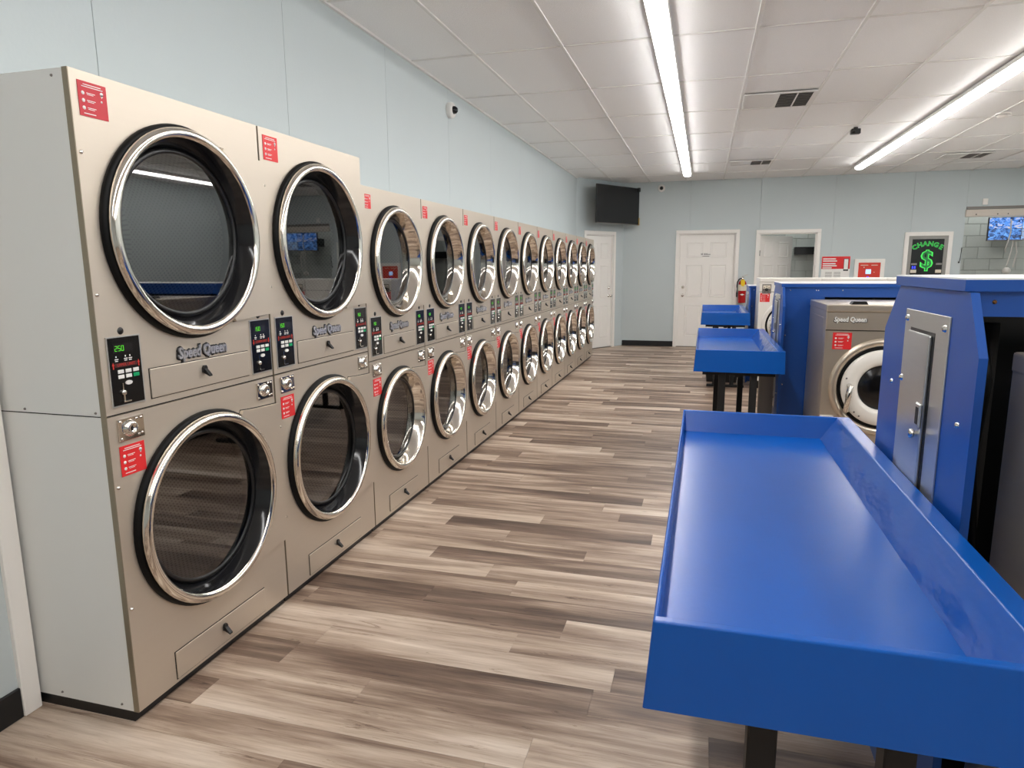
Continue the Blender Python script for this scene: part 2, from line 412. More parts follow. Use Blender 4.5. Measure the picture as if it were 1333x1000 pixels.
# back wall
D2 = (1.32, 2.33, 2.12); D3 = (2.735, 3.70, 2.10)
BSEAM = [0.27, 1.50]+[1.50+1.225*k for k in range(1, 4)]+[5.98]
def bk(mb, a, b, c, d): mb.box(a, b, BACKY, BACKY+0.12, c, d)
wb = panel_wall('wall_back', BSEAM, [(D2[0], D2[1], 0, D2[2]), (D3[0], D3[1], 0, D3[2])], bk)
mb = MB(); mb.box(5.98, RIGHTX, BACKY, BACKY+0.12, 2.45, CEIL+0.02); mb.build('wall_panel', M_wall, wb)
o = MB().box(0.29, 1.27, BACKY-0.012, BACKY, 0, 0.105, bev=0.003).build('baseboard_back', M_base); tag(o, kind='structure')
o = MB().box(2.40, 2.66, BACKY-0.012, BACKY, 0, 0.105, bev=0.003).build('baseboard_back_middle', M_base); tag(o, kind='structure')
o = MB().box(3.79, 5.98, BACKY-0.012, BACKY, 0, 0.105, bev=0.003).build('baseboard_back_right', M_base); tag(o, kind='structure')
# block wall behind
BLK = 12.5
wr = MB().box(2.3, RIGHTX, BLK, BLK+0.1, 0, CEIL+0.1).build('wall_block', M_mortar); tag(wr, kind='structure')
bmsh = MB().box(0.003, 0.403, -0.012, 0.0, 0.003, 0.200, bev=0.004).mesh('block', M_block)
for rw in range(5, 15):
    for k in range(14):
        x = 2.45 + k*0.406 + (0.203 if rw % 2 else 0)
        if (2.9 < x < 3.9) or (5.7 < x < 7.15): me_obj('block', bmsh, wr, (x, BLK, rw*0.203))
o = MB().box(5.98-0.12, 5.98, BACKY+0.12, BLK, 0, CEIL+0.1).build('wall_return', M_wall); tag(o, kind='structure')
o = MB().box(2.30, 2.42, BACKY+0.12, BLK, 0, CEIL+0.1).build('wall_closet', M_wall); tag(o, kind='structure')
o = MB().box(RIGHTX, RIGHTX+0.1, FRONTY, BACKY+1, 0, CEIL+0.1).build('wall_right', M_wall); tag(o, kind='structure')
o = MB().box(-1.5, RIGHTX, FRONTY-0.1, FRONTY, 0, CEIL+0.1).build('wall_front', M_wall); tag(o, kind='structure')
o = MB().box(-1.6, -1.5, FRONTY, 11, 0, CEIL+0.1).build('wall_service', M_wall); tag(o, kind='structure')

# ---- doors (casing, six-panel leaf, hardware)
def six_panel(root, x0, x1, z1, y, knob_side, leaf=None):
    """leaf in local x-z plane facing -y at y"""
    lf = leaf or root
    W = x1-x0
    MB().box(x0, x1, y, y+0.04, 0.012, z1, bev=0.003).build('door_leaf', M_door, lf)
    m_ = 0.115*W/0.9; pw = (W-3*m_)/2
    for (a, b) in ((0.20, 0.80), (0.95, 1.55), (1.68, 1.96)):
        for s_ in (0, 1):
            xa = x0+m_+s_*(pw+m_)
            mb = MB(); k = 0.022
            o4 = [(xa, a), (xa+pw, a), (xa+pw, b), (xa, b)]
            i4 = [(xa+k, a+k), (xa+pw-k, a+k), (xa+pw-k, b-k), (xa+k, b-k)]
            j4 = [(xa+2*k, a+2*k), (xa+pw-2*k, a+2*k), (xa+pw-2*k, b-2*k), (xa+2*k, b-2*k)]
            L0 = [mb.bm.verts.new((p[0], y-0.0015, p[1])) for p in o4]; L1 = [mb.bm.verts.new((p[0], y-0.010, p[1])) for p in [(q[0]+(0.008 if q[0] < xa+pw/2 else -0.008), q[1]+(0.008 if q[1] < (a+b)/2 else -0.008)) for q in o4]]
            L2 = [mb.bm.verts.new((p[0], y-0.002, p[1])) for p in i4]; L3 = [mb.bm.verts.new((p[0], y-0.008, p[1])) for p in j4]
            for A, B in ((L0, L1), (L1, L2), (L2, L3)):
                for i in range(4): mb.bm.faces.new((A[i], A[(i+1) % 4], B[(i+1) % 4], B[i]))
            mb.bm.faces.new(L3)
            mb.build('door_panel', M_door, lf)
    kx = x0+0.07 if knob_side < 0 else x1-0.07
    MB().lathe([(0.0, -0.075), (0.022, -0.072), (0.028, -0.055), (0.022, -0.04), (0.011, -0.034), (0.011, -0.012), (0.03, -0.010), (0.032, 0.0)], (kx, y, 0.98), 'y', 20).build('door_knob', M_chrome, lf)
    MB().lathe([(0.0, -0.03), (0.012, -0.03), (0.012, -0.02), (0.026, -0.018), (0.03, 0.0)], (kx, y, 1.13), 'y', 20).build('deadbolt', M_chrome, lf)
def casing(root, x0, x1, z1, y, cw=0.062):
    MB().box(x0-cw, x0, y-0.022, y, 0, z1, bev=0.004).build('door_casing', M_trim, root)
    MB().box(x1, x1+cw, y-0.022, y, 0, z1, bev=0.004).build('door_casing', M_trim, root)
    MB().box(x0-cw, x1+cw, y-0.0225, y, z1, z1+cw, bev=0.004).build('door_casing', M_trim, root)
    for a, b in ((x0, x0+0.018), (x1-0.018, x1)): MB().box(a, b, y, y+0.115, 0, z1).build('door_jamb', M_trim, root)
    MB().box(x0, x1, y, y+0.115, z1-0.018, z1).build('door_jamb', M_trim, root)
d1 = empty('door_1', DA, DANG); tag(d1, kind='structure')
casing(d1, 0.27, 1.05, 2.11, 0.0); six_panel(d1, 0.29, 1.03, 2.085, 0.02, 1)
MB().box(0.29, 1.03, -0.012, 0.10, 0, 0.012).build('threshold', M_grey, d1)
d2 = empty('door_2'); tag(d2, kind='structure')
casing(d2, D2[0], D2[1], D2[2], BACKY); six_panel(d2, D2[0]+0.02, D2[1]-0.02, D2[2]-0.022, BACKY+0.03, -1)
MB().box(D2[0], D2[1], BACKY-0.005, BACKY+0.1, 0, 0.012).build('threshold', M_grey, d2)
sg = MB().box(1.70, 1.90, BACKY+0.024, BACKY+0.030, 1.685, 1.765).build('door_sign', M_white, d2)
mb = MB()
for (a, b, c, d) in ((1.712, 1.732, 1.728, 1.758), (1.738, 1.756, 1.728, 1.758), (1.768, 1.888, 1.732, 1.742), (1.768, 1.84, 1.748, 1.755), (1.74, 1.87, 1.700, 1.712)): mb.box(a, b, BACKY+0.0225, BACKY+0.0238, c, d)
mb.build('small_print', M_grey, sg)
d3 = empty('door_3'); tag(d3, kind='structure')
casing(d3, D3[0], D3[1], D3[2], BACKY)
hinge = empty('open_leaf', (D3[0]+0.02, BACKY+0.09, 0), math.radians(46), d3)
MB().box(D3[0]+0.012, D3[0]+0.022, BACKY-0.002, BACKY+0.03, 1.70, 1.80).build('hinge', M_black, d3)
six_panel(None, 0.0, 0.90, 2.07, 0.0, 1, leaf=hinge)

# ================================================================== LIGHTS
def led_strip(x, y0, n, L, label):
    for k in range(n):
        a = y0+k*L
        t = empty('led_strip_light', (x, a, CEIL-0.009)); tag(t, label, 'light', 'led strip lights on the ceiling')
        MB().box(-0.068, 0.068, 0.0, L-0.004, -0.036, 0.0, bev=0.003).build('housing', M_fix, t)
        pts = [(-0.058, -0.036), (-0.057, -0.050), (-0.048, -0.060), (-0.026, -0.065), (0.0, -0.067), (0.026, -0.065), (0.048, -0.060), (0.057, -0.050), (0.058, -0.036)]
        MB().prism(pts, 0.012, L-0.016, 'y').build('diffuser', M_led, t)
        for yy in (0.0, L-0.016): MB().prism([(p[0]*1.04, p[1]*1.02) for p in pts], yy, yy+0.012, 'y').build('end_cap', M_fix, t)
led_strip(1.455, -4.35, 1, 14.7, 'long white led strip over the dryer aisle')
led_strip(4.05, -4.35, 1, 14.7, 'long white led strip over the washer rows')
led_strip(6.65, -4.35, 1, 14.7, 'long white led strip near the right wall')

for x_, lb in ((3.1, 'ceiling lamp inside the room behind the open door'), (6.7, 'ceiling lamp behind the beam of the back opening')):  # unseen lamps added to brighten the block wall behind
    t = empty('ceiling_lamp', (x_, BACKY+0.45, CEIL+0.10)); tag(t, lb, 'light')
    MB().box(-0.62, 0.62, -0.15, 0.15, -0.03, 0.0, bev=0.004).build('housing', M_fix, t)
    MB().box(-0.60, 0.60, -0.13, 0.13, -0.055, -0.03, bev=0.008).build('diffuser', M_fill, t)

# ================================================================== STACKED DRYERS
SEG = {'0': 'abcdef', '1': 'bc', '2': 'abged', '5': 'afgcd'}
def digits(mb, body, x, y0, z0, h):
    wd_, t = h*0.52, h*0.085
    for i, ch in enumerate(body):
        ox = y0+i*h*0.82
        for s_ in SEG[ch]:
            if s_ in 'agd': zz = z0+{'a': h, 'g': h/2, 'd': 0}[s_]; mb.box(x, x+0.0008, ox, ox+wd_, zz-t/2, zz+t/2)
            else:
                yy = ox+(wd_ if s_ in 'bc' else 0); za = z0+(h/2 if s_ in 'bf' else 0); mb.box(x, x+0.0008, yy-t/2, yy+t/2, za, za+h/2)
def sticker(parent, y0, z0, w_, h_, m_=M_red, name='sticker'):
    s_ = MB().box(0, 0.0012, 0, w_, 0, h_).build(name, m_, parent, (0.0005, y0, z0))
    mb = MB(); x0, x1 = 0.0012, 0.0018
    for k, wd_ in ((0.90, 0.62), (0.84, 0.74)): mb.box(x0, x1, w_*(0.5-wd_/2), w_*(0.5+wd_/2), h_*k, h_*(k+0.022))
    for k in range(3):
        zz = h_*(0.66-0.21*k); mb.lathe([(0.0, x1), (w_*0.055, x1), (w_*0.055, x0)], (0, w_*0.16, zz), 'x', 14)
        mb.box(x0, x1, w_*0.28, w_*0.58, zz+h_*0.01, zz+h_*0.028); mb.box(x0, x1, w_*0.30, w_*0.52, zz-h_*0.03, zz-h_*0.014)
    mb.lathe([(0.0, x1), (w_*0.06, x1), (w_*0.06, x0)], (0, w_*0.82, h_*0.74), 'x', 14)
    mb.prism([(w_*0.765, h_*0.72), (w_*0.875, h_*0.72), (w_*0.82, h_*0.62)], x0, x1, 'x')
    mb.lathe([(0.0, x1), (w_*0.035, x1), (w_*0.035, x0)], (0, w_*0.80, h_*0.52), 'x', 10)
    mb.box(x0, x1, w_*0.14, w_*0.55, h_*0.075, h_*0.10)
    mb.build('sticker_print', M_white, s_)
    return s_
def control_panel(parent, y0, z0, unit, num):
    W_, H_ = 0.124, 0.216
    p = MB().box(0, 0.004, 0, W_, 0, H_, bev=0.001).build('control_panel', M_panel, parent, (0.001, y0, z0))
    MB().box(-0.001, 0.003, -0.004, W_+0.004, -0.004, H_+0.004).build('panel_bezel', M_steelp, p)
    X = 0.0042
    MB().box(X, X+0.0006, 0.018, 0.094, 0.168, 0.196).build('display', M_screen, p)
    mb = MB(); digits(mb, num, X+0.0006, 0.024, 0.174, 0.0155); mb.build('digits', M_green, p)
    mb = MB()
    for yy in (0.026, 0.062, 0.080):
        mb.box(X, X+0.0006, yy-0.006, yy+0.008, 0.146, 0.149); mb.box(X, X+0.0006, yy-0.002, yy+0.002, 0.153, 0.158); mb.box(X, X+0.0006, yy-0.005, yy+0.006, 0.1405, 0.143)
    mb.build('icon_print', M_white, p)
    b_ = MB().box(X, X+0.0004, 0.018, 0.106, 0.122, 0.135).build('unit_band', M_redd, p)
    me_obj('lettering', text_mesh('lettering', unit+' UNIT', 0.0135, M_redp, 0.0003, width=0.070), p, (X+0.0007, 0.062, 0.1283))
    mb = MB(); s_ = 1 if unit == 'UPPER' else -1
    for yy in (0.012, 0.112):
        mb.prism([(yy-0.005, 0.1285), (yy+0.005, 0.1285), (yy, 0.1285+0.011*s_)], X, X+0.0008, 'x'); mb.box(X, X+0.0008, yy-0.0022, yy+0.0022, *sorted((0.1285, 0.1285-0.011*s_)))
    mb.build('arrows', M_redp, p)
    for r_ in range(2):
        for c_ in range(3):
            MB().box(X, X+0.003, 0.026+0.030*c_, 0.049+0.030*c_, 0.1015-0.0165*r_, 0.1135-0.0165*r_, bev=0.001).build('button', M_gbtn if (r_ == 1 and c_ == 2) else M_btn, p)
    MB().prism([(0.0645+0.0135*math.cos(t), 0.069+0.007*math.sin(t)) for t in [2*PI*k/14 for k in range(14)]], X, X+0.003, 'x').build('button', M_btn, p)
    mb = MB(); mb.box(X, X+0.003, 0.038, 0.0415, 0.045, 0.070); mb.lathe([(0.0, X+0.010), (0.007, X+0.009), (0.009, X+0.004), (0.009, X)], (0, 0.039, 0.040), 'x', 14)
    mb.box(X, X+0.004, 0.037, 0.043, 0.012, 0.036); mb.box(X, X+0.010, 0.031, 0.060, 0.009, 0.013); mb.build('coin_slot', M_chrome, p)
    return p
def latch(parent, x, y, z):
    mb = MB()
    mb.prism([(y-0.011, z-0.004), (y+0.011, z-0.004), (y+0.010, z+0.014), (y+0.005, z+0.022), (y-0.005, z+0.022), (y-0.010, z+0.014)], x, x+0.010, 'x')
    mb.prism([(x+0.008, z+0.012), (x+0.030, z-0.012), (x+0.030, z-0.018), (x+0.006, z-0.006)], y-0.008, y+0.008, 'y')
    return mb.build('latch', M_black, parent)
def drawer(parent, y0, y1, z0, z1):
    d = MB().box(0.0, 0.005, y0, y1, z0, z1, bev=0.0025, seg=2).build('lint_drawer', M_steel, parent)
    MB().box(0.0, 0.0012, y0-0.0025, y1+0.0025, z0-0.0025, z1+0.0025).build('drawer_gap', M_gapm, d)
    latch(d, 0.004, (y0+y1)/2-0.003, (z0+z1)/2+0.006)
    return d
def coin_lock(parent, y0, z0, W_=0.104, H_=0.075):
    p = MB().box(0, 0.006, y0, y0+W_, z0, z0+H_, bev=0.002).build('coin_box_plate', M_chrome, parent)
    MB().lathe([(0.0, 0.016), (0.010, 0.016), (0.012, 0.022), (0.021, 0.020), (0.027, 0.010), (0.029, 0.005)], (0, y0+0.044, z0+0.040), 'x', 24).build('lock', M_chrome, p)
    MB().box(0.0155, 0.0175, y0+0.042, y0+0.046, z0+0.033, z0+0.047).build('keyhole', M_black, p)
    mb = MB()
    for (a, b) in ((0.078, 0.012), (0.092, 0.014), (0.074, 0.066), (0.092, 0.066), (0.008, 0.066), (0.008, 0.010)):
        mb.lathe([(0.0, 0.010), (0.004, 0.009), (0.005, 0.006)], (0, y0+a, z0+b), 'x', 10)
    mb.build('rivets', M_chrome, p)
    return p
def dryer_door(parent, w_, cy, cz, R):
    """polished ring door hinged on the right with a recessed window"""
    f = R/0.36
    prof = [(R-0.004, 0.020), (R, 0.026), (R-0.002, 0.036), (R-0.010, 0.044), (R-0.020, 0.047), (R-0.030, 0.044), (R-0.036, 0.036)]
    fun = [(R-0.036, 0.0362), (R-0.042, 0.026), (R-0.052, 0.004), (R-0.060, -0.018), (R-0.066, -0.032)]
    ring = MB().lathe(prof, (0, cy, cz), 'x', 72).build('door', M_ring, parent)
    MB().lathe(fun, (0, cy, cz), 'x', 72).build('door_funnel', M_fun if R > 0.34 else M_ring, ring)
    MB().lathe([(R+0.010, 0.0), (R+0.011, 0.010), (R+0.004, 0.020), (R-0.004, 0.0205)], (0, cy, cz), 'x', 72).build('door_gasket', M_rubber, ring)
    MB().lathe([(R-0.064, -0.034), (R-0.068, -0.020), (R-0.082, -0.018), (R-0.086, -0.028)], (0, cy, cz), 'x', 64).build('window_gasket', M_black, ring)
    gm = bmesh.new(); gm.faces.new([gm.verts.new((-0.023, cy+(R-0.080)*math.cos(2*PI*k/64), cz+(R-0.080)*math.sin(2*PI*k/64))) for k in range(64)])
    gme = bpy.data.meshes.new('door_glass'); gm.to_mesh(gme); gm.free(); gme.materials.append(M_glass); me_obj('door_glass', gme, ring)   # pane faces the room
    # hinge plate flaring out to the cabinet's right edge
    a0 = math.radians(58); Rp = R+0.004; pts = []
    for k in range(13):
        a = a0-2*a0*k/12; pts.append((cy+Rp*0.985*math.cos(a), cz+Rp*0.985*math.sin(a)))
    e = w_-0.003
    P0 = (cy+(Rp+0.022)*math.cos(a0), cz+(Rp+0.022)*math.sin(a0)); P1 = (e, cz+R*0.865); Pc = (cy+(e-cy)*0.62, cz+R*0.885)
    def bz(t, s_): return ((1-t)**2*P0[0]+2*t*(1-t)*Pc[0]+t*t*P1[0], cz+s_*((1-t)**2*(P0[1]-cz)+2*t*(1-t)*(Pc[1]-cz)+t*t*(P1[1]-cz)))
    up = [bz(k/8, 1) for k in range(9)]; dn = [bz(1-k/8, -1) for k in range(9)]
    inner = pts[::-1]                      # bottom -> top along ring
    poly = up+dn+inner
    MB().prism([(a, b+0.0035) for a, b in up]+[(a, b-0.0035) for a, b in dn]+inner, 0.0004, 0.0018, 'x').build('plate_gap', M_gapm, ring)
    MB().prism(poly, 0.002, 0.018, 'x').build('hinge_plate', M_steel, ring)
    for zz in (cz+R*0.62, cz-R*0.62):
        MB().tube([(0.010, e-0.004, zz-0.03), (0.010, e-0.004, zz+0.03)], 0.0042, 8).build('hinge', M_chrome, ring)
    return ring
def dryer_drum(parent, cy, cz, R):
    mb = MB(); mb.lathe([(R-0.05, -0.04), (R-0.05, -0.10)], (0, 0, 0), 'x', 48); mb.build('drum_collar', M_gapm, parent, (0, cy, cz))
    mb = MB(); mb.lathe([(R-0.05, -0.10), (R+0.01, -0.11), (R+0.01, -0.62), (0.06, -0.64), (0.0, -0.63)], (0, 0, 0), 'x', 56)
    mb.build('drum', M_drum, parent, (0, cy, cz))
def make_dryer(sp):
    t = empty('stacked_dryer')
    w_, H_, sm = sp['w'], sp['H'], sp['seam']; zb = 0.041; cy, zu, zl, R = sp['c']; ZF = 0.006
    mb = MB()                                # cabinet: sides, top, back (open at the front behind the sheets)
    mb.box(-1.05, -0.018, 0.002, 0.014, zb, H_-0.001); mb.box(-1.05, -0.018, w_-0.014, w_-0.002, zb, H_-0.001)
    mb.box(-1.045, -0.03, 0.013, w_-0.013, H_-0.013, H_-0.003); mb.box(-1.045, -1.03, 0.013, w_-0.013, zb+0.002, H_-0.02)
    mb.box(-1.045, -0.03, 0.013, w_-0.013, zb+0.001, zb+0.012); mb.box(-1.05, -0.05, 0.01, w_-0.01, sm-0.006, sm+0.006)
    c = mb.build('cabinet', M_side, t)
    MB().box(-0.9, -0.02, 0.001, 0.003, sm-0.0015, sm+0.0015).build('seam', M_gapm, c)
    mb = MB()
    for (xx, zz) in () if not sp.get('sm') else ((-0.07, 0.06), (-0.33, 0.06), (-0.04, sm+0.012), (-0.33, sm+0.012), (-0.06, H_-0.02)): mb.lathe([(0.0, -0.004), (0.003, -0.0035), (0.0045, 0.0)], (xx, 0.002, zz), 'y', 8)
    if sp.get('sm'): mb.build('side_screws', M_grey, c)
    else: mb.bm.free()
    MB().box(-0.020, 0.0, 0.0002, 0.0035, zb, H_).build('edge_trim', M_strip, t)
    MB().box(-0.90, -0.026, 0.006, w_-0.004, 0.0, zb).build('plinth', M_black, t)
    MB().box(-0.0175, -0.008, w_-0.0085, w_-0.0002, zb, H_-0.004).build('side_gap', M_gapm, t)
    hp = MB(); holed_panel(hp, 0.003, w_-0.008, sm+0.003, H_, cy, zu, R-0.05); hp.build('front_panel', M_steel, t)
    hp = MB(); holed_panel(hp, 0.003, w_-0.008, zb, sm-0.003, cy, zl, R-0.05); hp.build('front_panel', M_steel, t)
    MB().box(-0.022, -0.010, 0.003, w_-0.003, sm-0.004, sm+0.004).build('seam', M_gapm, t)
    for z_ in (zu, zl): dryer_drum(t, cy, z_, R); dryer_door(t, w_, cy, z_, R)
    pz = sp['pz']
    control_panel(t, sp['py'], pz, 'UPPER', sp['num']); control_panel(t, w_-0.141, pz, 'LOWER', '150')
    for yy in (sp['py']+0.058, w_-0.083): MB().lathe([(0.0, 0.003), (0.010, 0.003), (0.012, 0.0)], (0, yy, pz+0.236), 'x', 16).build('peephole', M_black, t)
    drawer(t, *sp['dr']); drawer(t, *sp['ld'])
    lg = text_mesh('name_badge', 'Speed Queen', 0.055, M_badge, 0.004, shear=0.12, bold=0.0016, width=0.25)
    o = me_obj('name_badge', lg, t, (0.005, sp['lg'][0], sp['lg'][1]))
    lg2 = text_mesh('badge_shadow', 'Speed Queen', 0.055, M_black, 0.001, shear=0.12, bold=0.0062, width=0.262)  # wider black lettering that outlines the badge
    me_obj('badge_backing', lg2, o, (-0.003, 0.0, 0.0))
    coin_lock(t, 0.037, sp['cz']); coin_lock(t, w_-0.127, sp['cz'])
    sticker(t, *sp['s1'], m_=sp.get('sm', M_red)); sticker(t, *sp['s2'])
    mb = MB()
    for zz in (zu+0.22, zu-0.20, zl+0.20, zl-0.22): mb.lathe([(0.0, 0.006), (0.005, 0.005), (0.007, 0.0)], (0, 0.017, zz), 'x', 10)
    mb.build('front_screws', M_chrome, t)
    return t
BIG = dict(w=0.868, H=2.102, seam=1.067, c=(0.424, 1.648, 0.632, 0.360), pz=1.096, py=0.031, num='150', dr=(0.188, 0.70, 1.094, 1.194), ld=(0.178, 0.695, 0.055, 0.158), lg=(0.445, 1.228), cz=0.977, s1=(0.028, 1.974, 0.10, 0.10), s2=(0.036, 0.862, 0.10, 0.10))
SMALL = dict(w=0.80, H=1.964, seam=1.005, c=(0.392, 1.560, 0.600, 0.318), pz=1.033, py=0.038, num='150', dr=(0.192, 0.628, 1.030, 1.130), ld=(0.19, 0.61, 0.062, 0.160), lg=(0.405, 1.182), cz=0.912, s1=(0.022, 1.846, 0.076, 0.076), s2=(0.040, 0.80, 0.10, 0.10))
FIRST = dict(BIG); FIRST['num'] = '250'; FIRST['sm'] = M_redf
g1 = make_dryer(FIRST); tag(g1, 'tall stainless stacked dryer nearest the camera, its timer showing 250', 'dryer', 'stacked dryers along the left wall')
g2 = make_dryer(BIG); g2.location = (0, 0.868, 0); tag(g2, 'tall stainless stacked dryer second in the row, beside the lower dryers', 'dryer', 'stacked dryers along the left wall')
g3 = make_dryer(SMALL); g3.location = (0, 1.736, 0)
ORD = ['first', 'second', 'third', 'fourth', 'fifth', 'sixth', 'seventh', 'eighth', 'ninth']
tag(g3, 'low stainless stacked dryer, first of the low ones after the two tall dryers', 'dryer', 'stacked dryers along the left wall')
kids = {}
for c in bpy.data.objects:
    if c.parent: kids.setdefault(c.parent.name, []).append(c)
for k in range(1, 10):
    o = copy_tree(g3, None, kids); o.location = (0, 1.736+0.8*k, 0)
    o['label'] = ('low stainless stacked dryer, %s of the low ones after the two tall dryers' % ORD[k]) if k < 9 else 'low stainless stacked dryer at the far end, beside the corner door'

# ================================================================== BLUE FOLDING TABLES
TX = 1.728
def make_table(loc, L, label, W=0.617):
    t = empty('folding_table', loc); tag(t, label, 'table', 'blue folding tables at the ends of the washer rows')
    zb, zt, zf = 0.797, 0.95, 0.872
    loops = [((-0.012, W+0.004, -0.012, L+0.012), zb), ((0.0, W, 0.0, L), zt), ((0.007, W-0.045, 0.020, L-0.016), zt), ((0.0075, W-0.107, 0.026, L-0.050), zf)]
    bm = bmesh.new(); R_ = []
    for (x0, x1, y0, y1), z in loops: R_.append([bm.verts.new(p) for p in ((x0, y0, z), (x1, y0, z), (x1, y1, z), (x0, y1, z))])
    rim = []
    for A, B in zip(R_, R_[1:]):
        for i in range(4): f = bm.faces.new((A[i], A[(i+1) % 4], B[(i+1) % 4], B[i]))
    bm.faces.new(R_[-1]); bm.faces.new(R_[0][::-1])
    bm.edges.ensure_lookup_table()
    es = [e for e in bm.edges if all(v in R_[1]+R_[2] for v in e.verts) and not (e.verts[0] in R_[1]) != (e.verts[1] in R_[1])]
    es += [e for e in bm.edges if (e.verts[0] in R_[0]) != (e.verts[1] in R_[0])]
    bmesh.ops.bevel(bm, geom=es, offset=0.0038, segments=3, affect='EDGES', profile=0.5)
    bmesh.ops.recalc_face_normals(bm, faces=bm.faces)
    me = bpy.data.meshes.new('tray'); bm.to_mesh(me); bm.free(); me.materials.append(M_bluet); me.materials.append(M_film)
    for p in me.polygons:
        if abs(p.normal.x) > 0.5 and W-0.11 < p.center.x < W-0.046 and p.area > 0.01: p.material_index = 1
    me_obj('tray', me, t)
    for yy in (0.075, L-0.11):
        for xx in (0.185, 0.395): MB().box(xx-0.024, xx+0.024, yy-0.024, yy+0.024, 0.03, zb, bev=0.003).build('leg', M_legs, t)
        MB().box(0.09, W-0.03, yy-0.022, yy+0.022, 0.0, 0.032, bev=0.004).build('foot', M_legs, t)
        MB().box(0.05, W-0.05, yy-0.02, yy+0.02, zb-0.03, zb).build('top_rail', M_legs, t)
    MB().box(0.27, 0.31, 0.075, L-0.11, zb-0.045, zb-0.002).build('spine', M_legs, t)
    return t
make_table((TX, -0.588, 0), 1.72, 'blue tray-topped folding table in the foreground')
t2 = make_table((TX+0.026, 3.205, 0), 1.74, 'blue tray-topped folding table in front of the middle washer row', 0.585)
MB().box(0.487, 0.595, 0.735, 0.80, 0.0, 0.797, bev=0.004).build('support_panel', M_grey, t2)
make_table((TX+0.055, 7.17, 0), 1.80, 'blue tray-topped folding table farthest back, near the white doors', 0.575)

# ================================================================== WASHER ROWS
CX = 2.36
def bulkhead(loc, ztop, length, label, infill, panel=True):
    """blue service bulkhead: shaped end cap, top board, headers"""
    t = empty('washer_bulkhead', loc); tag(t, label, 'bulkhead', 'blue bulkheads of the washer rows')
    zs = ztop-0.137
    prof = [(0.012, 0.0), (0.795, 0.0), (0.795, zs), (0.66, ztop), (0.098, ztop), (0.012, zs)]
    mb = MB(); mb.prism(prof, 0.0, 0.018, 'x'); cap = mb.build('end_cap', M_blue, t)
    mb = MB()
    for (yy, zz) in ((0.66, 1.17), (0.09, 1.16), (0.66, 0.6), (0.09, 0.6)): mb.lathe([(0.0, -0.006), (0.006, -0.005), (0.008, 0.0)], (0, yy, zz*ztop/1.462), 'x', 10)
    mb.build('screws', M_chrome, cap)
    MB().box(-0.006, length, 0.115, 0.69, ztop+0.002, ztop+0.028).build('top_board', M_blue, t)
    MB().box(-0.006, length, 0.115, 0.69, ztop+0.028, ztop+0.032).build('top_laminate', M_wtop, t)
    for yy in (0.13, 0.64): MB().box(0.018, length, yy, yy+0.018, ztop-0.055 if not infill else ztop-0.072, ztop+0.003).build('header', M_blue, t)
    mb = MB()
    for xx in (0.06, 0.24, 0.255, 0.42, 0.80, 1.2, 1.6): mb.lathe([(0.0, 0.127), (0.0035, 0.1275), (0.005, 0.130)], (xx, 0, ztop-0.022), 'y', 10)
    mb.build('header_screws', M_brass if not infill else M_chrome, t)
    MB().box(0.05, length, 0.39, 0.41, 0.0, ztop).build('core_wall', M_black, t)  # black sheet added inside so the open recess looks dark
    if infill:
        MB().box(0.018, infill, 0.128, 0.143, 0.0, ztop-0.072).build('infill_panel', M_blue, t)
        mb = MB()
        for zz in (0.62, 1.0): mb.lathe([(0.0, 0.121), (0.005, 0.122), (0.007, 0.128)], (0.04, 0, zz), 'y', 10)
        mb.build('infill_screws', M_chrome, t)
    else:
        mb = MB(); mb.tube([(0.085, 0.25, 1.36), (0.088, 0.20, 1.25), (0.082, 0.22, 1.05), (0.09, 0.18, 0.8), (0.085, 0.2, 0.4)], 0.013, 8); mb.build('hose', M_rubber, t)
        mb = MB(); mb.tube([(0.12, 0.30, 1.38), (0.12, 0.30, 0.3)], 0.02, 8); mb.build('drain_pipe', M_gapm, t)
    if panel:                                              # steel access plate with a raised door and latch
        k = ztop/1.462; z0, z1 = 0.42, 1.40*k
        pl = MB().box(-0.004, 0.0, 0.195, 0.56, z0, z1, bev=0.001).build('access_plate', M_steelp, t)
        MB().box(-0.0048, -0.0035, 0.290, 0.500, z0+0.02, z1-0.048).build('access_gap', M_black, pl)
        MB().box(-0.013, -0.004, 0.308, 0.496, z0+0.03, z1-0.056, bev=0.004, seg=2).build('access_door', M_steelp, pl)
        MB().box(-0.020, -0.012, 0.302, 0.342, 1.10*k, 1.165*k, bev=0.003).build('latch_plate', M_steelp, pl)
        MB().box(-0.0208, -0.019, 0.310, 0.332, 1.11*k, 1.155*k).build('latch_recess', M_gapm, pl)
        MB().lathe([(0.0, -0.034), (0.011, -0.032), (0.013, -0.024), (0.008, -0.018), (0.008, -0.010)], (0, 0.328, 1.082*k), 'x', 14).build('latch_knob', M_chrome, pl)
        mb = MB()
        for (yy, zz) in ((0.222, z1-0.03), (0.536, z1-0.025), (0.545, 1.2*k), (0.222, 0.5), (0.54, 0.5)): mb.lathe([(0.0, -0.012), (0.006, -0.011), (0.010, -0.004)], (0, yy, zz), 'x', 10)
        mb.build('plate_screws', M_chrome, pl)
    return t
bulkhead((CX, 0.0, 0), 1.462, 3.6, 'near blue washer bulkhead with a steel access plate, behind the foreground table', 0.0)
bulkhead((CX, 3.725, 0), 1.362, 3.6, 'middle blue washer bulkhead behind the stainless washer', 0.30)
bulkhead((CX+0.01, 7.66, 0), 1.235, 3.6, 'far blue washer bulkhead beside the white washers', 0.10)

